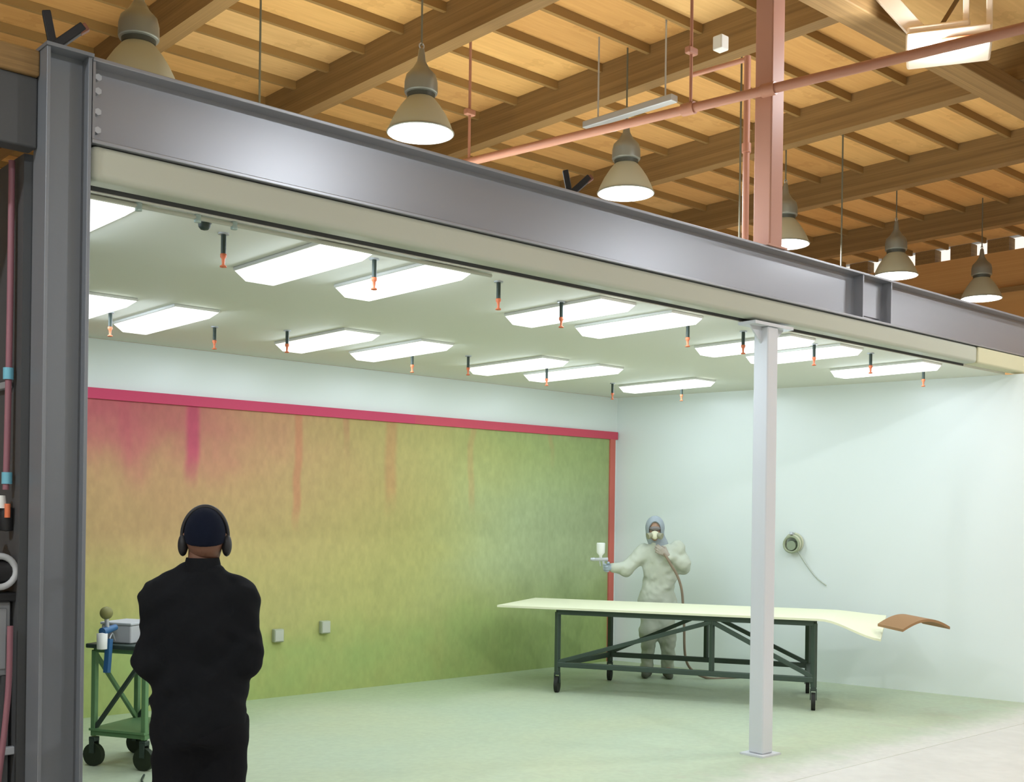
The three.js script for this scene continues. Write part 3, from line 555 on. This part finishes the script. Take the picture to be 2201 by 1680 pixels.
  part(g, 'gun_body', bar(V(-0.53, 1.25, 0.245), V(-0.67, 1.25, 0.27), 0.02, 0.016, 16), M.paleBox);
  part(g, 'nozzle', bar(V(-0.67, 1.25, 0.27), V(-0.71, 1.25, 0.277), 0.022, 0.015, 16), M.galvanised);
  part(g, 'trigger', strut(V(-0.615, 1.235, 0.26), V(-0.605, 1.18, 0.257), 0.01), M.galvanised);
  part(g, 'cup', lathe([[0, 0], [0.014, 0], [0.018, 0.025], [0.043, 0.055], [0.045, 0.15], [0.04, 0.158], [0, 0.16]], 22), M.white, [-0.605, 1.265, 0.258], null, 'white paint cup');
  const h = thing('spray_hose', 'brownish air hose slung across the chest of the sprayer', 'hose', [mp.x, 0, mp.z], turn);
  part(h, 'hose', tube([[0.02, 1.36, 0.19], [0.07, 1.3, 0.235], [0.13, 1.2, 0.22], [0.19, 1.1, 0.19], [0.24, 0.95, 0.16], [0.27, 0.6, 0.12], [0.32, 0.15, 0.1], [0.5, 0.02, 0.05], [0.9, 0.016, -0.1]], 0.014, 70), mat('#8a7a66', 0.6));
}

// ---------------------------------------------------------------- cart at the left of the booth
{
  const t = thing('spray_cart', 'green tubular cart on black casters between the column and the person in black', 'cart', [3.28, 0, -7.42], 0.5);
  const w = 0.22, d = 0.2, H = 0.77;
  for (const [sx, sz] of [[-1, 1], [1, 1], [-1, -1], [1, -1]]) { part(t, 'leg', strut(V(sx * w, 0.2, sz * d), V(sx * w, H, sz * d), 0.035), M.cartGreen); caster(t, V(sx * w, 0, sz * d), 0.075, mat('#1e2a14', 0.7)); }
  for (const y of [0.22, H]) { for (const s of [-1, 1]) { part(t, 'rail', strut(V(-w, y, s * d), V(w, y, s * d), 0.03), M.cartGreen); part(t, 'rail', strut(V(s * w, y, -d), V(s * w, y, d), 0.03), M.cartGreen); } }
  for (const s of [-1, 1]) { part(t, 'brace', strut(V(-w, H - 0.02, s * d), V(w, 0.24, s * d), 0.026), M.cartGreen); part(t, 'brace', strut(V(s * w, H - 0.02, d), V(s * w, 0.24, -d), 0.026), M.darkGreen); }
  part(t, 'shelf', box(0.5, 0.015, 0.44), M.cartGreen, [0, 0.245, 0]);
  part(t, 'tray', box(0.54, 0.03, 0.48, 0.008), M.darkGreen, [0, H + 0.03, 0]);
  const b = thing('control_box', 'pale grey box standing on top of the green cart', 'box', [3.2, H + 0.046, -7.45], 0.5);
  part(b, 'case', box(0.26, 0.12, 0.24, 0.012), M.paleBox, [0, 0.06, 0]);
  part(b, 'lid', box(0.27, 0.018, 0.25, 0.006), M.paleBox, [0, 0.129, 0]);
  part(b, 'latch', box(0.05, 0.03, 0.008), M.galvanised, [0, 0.105, 0.125]);
  const c = thing('paint_sprayer', 'blue sprayer with an olive knob hanging on the left end of the cart', 'sprayer', [2.985, 0.74, -7.28], 0.5);
  part(c, 'handle', strut(V(0, -0.1, 0), V(0.02, 0.12, 0), 0.032, 0.04), M.bluePlastic);
  part(c, 'gun_body', bar(V(-0.05, 0.17, 0), V(0.08, 0.19, 0), 0.028, 0.02, 16), M.bluePlastic);
  part(c, 'neck', bar(V(0.0, 0.18, 0), V(-0.01, 0.26, 0), 0.014), M.galvanised);
  part(c, 'knob', new THREE.SphereGeometry(0.042, 18, 12), mat('#7c7a45', 0.6), [-0.012, 0.29, 0]);
  part(c, 'cup', lathe([[0, 0], [0.032, 0], [0.034, 0.1], [0, 0.105]], 18), M.white, [-0.05, 0.06, 0.0]);
  part(c, 'hook', tube([[0.02, 0.12, 0], [0.06, 0.15, -0.01], [0.1, 0.1, -0.02]], 0.006, 16, 6), M.galvanised);
  solo('power_cord', 'thin dark cord trailing on the floor from the green cart', 'cord', tube([[3.1, 0.02, -6.95], [3.02, 0.015, -6.8], [3.0, 0.015, -6.5], [3.15, 0.015, -6.1], [3.3, 0.015, -5.7], [3.0, 0.015, -5.2]], 0.007, 60, 6), M.darkGreen);
  const u = thing('solvent_can', 'lavender grey can on the booth floor just right of the green cart', 'can', [3.62, 0.006, -7.05]);
  part(u, 'can', lathe([[0, 0], [0.085, 0], [0.087, 0.01], [0.085, 0.02], [0.085, 0.23], [0.088, 0.24], [0.08, 0.245], [0, 0.24]], 28), mat('#9a97a8', 0.4, 0.2));
  part(u, 'cap', bar(V(0.03, 0.24, 0), V(0.03, 0.27, 0), 0.02), M.white);
}
// small things on the booth walls
for (const [x, y, s] of [[5.37, 0.57, 'left'], [5.87, 0.62, 'right']]) {
  const o = thing('outlet_box', `small pale outlet box low on the sprayed sheet, ${s} of the pair`, 'outlet', [x, y, BZ + 0.012], 0, 'outlet boxes on the sprayed sheet');
  part(o, 'case', box(0.1, 0.12, 0.05, 0.008), M.outlet, [0, 0, 0.025]); part(o, 'plate', box(0.085, 0.1, 0.006, 0.002), M.fascia, [0, 0, 0.052]);
}
{
  const z = -7.05, t = thing('hose_reel', 'cream hose coil hanging on a hook on the white right wall', 'hose', [wallX(z) - 0.005, 1.47, z], wallTurn - Math.PI / 2);
  part(t, 'hook', strut(V(0, 0.06, 0), V(0, 0.08, 0.11), 0.03), M.galvanised);
  for (let k = 0; k < 4; k++) part(t, 'coil', new THREE.TorusGeometry(0.095 - k * 0.004, 0.013, 8, 36), k % 2 ? mat('#9fa98c', 0.6) : mat('#cfd0b4', 0.6), [0, -0.02 - k * 0.006, 0.025 + k * 0.022]);
  part(t, 'spool', bar(V(0, -0.05, 0.0), V(0, -0.05, 0.1), 0.05, 0.05, 20), mat('#8f9c82', 0.6));
  part(t, 'tail', tube([[0.05, -0.1, 0.05], [0.12, -0.22, 0.03], [0.25, -0.38, 0.02], [0.36, -0.46, 0.016]], 0.006, 24, 6), mat('#b4bdae', 0.6));
}

renderer.render(scene, camera);
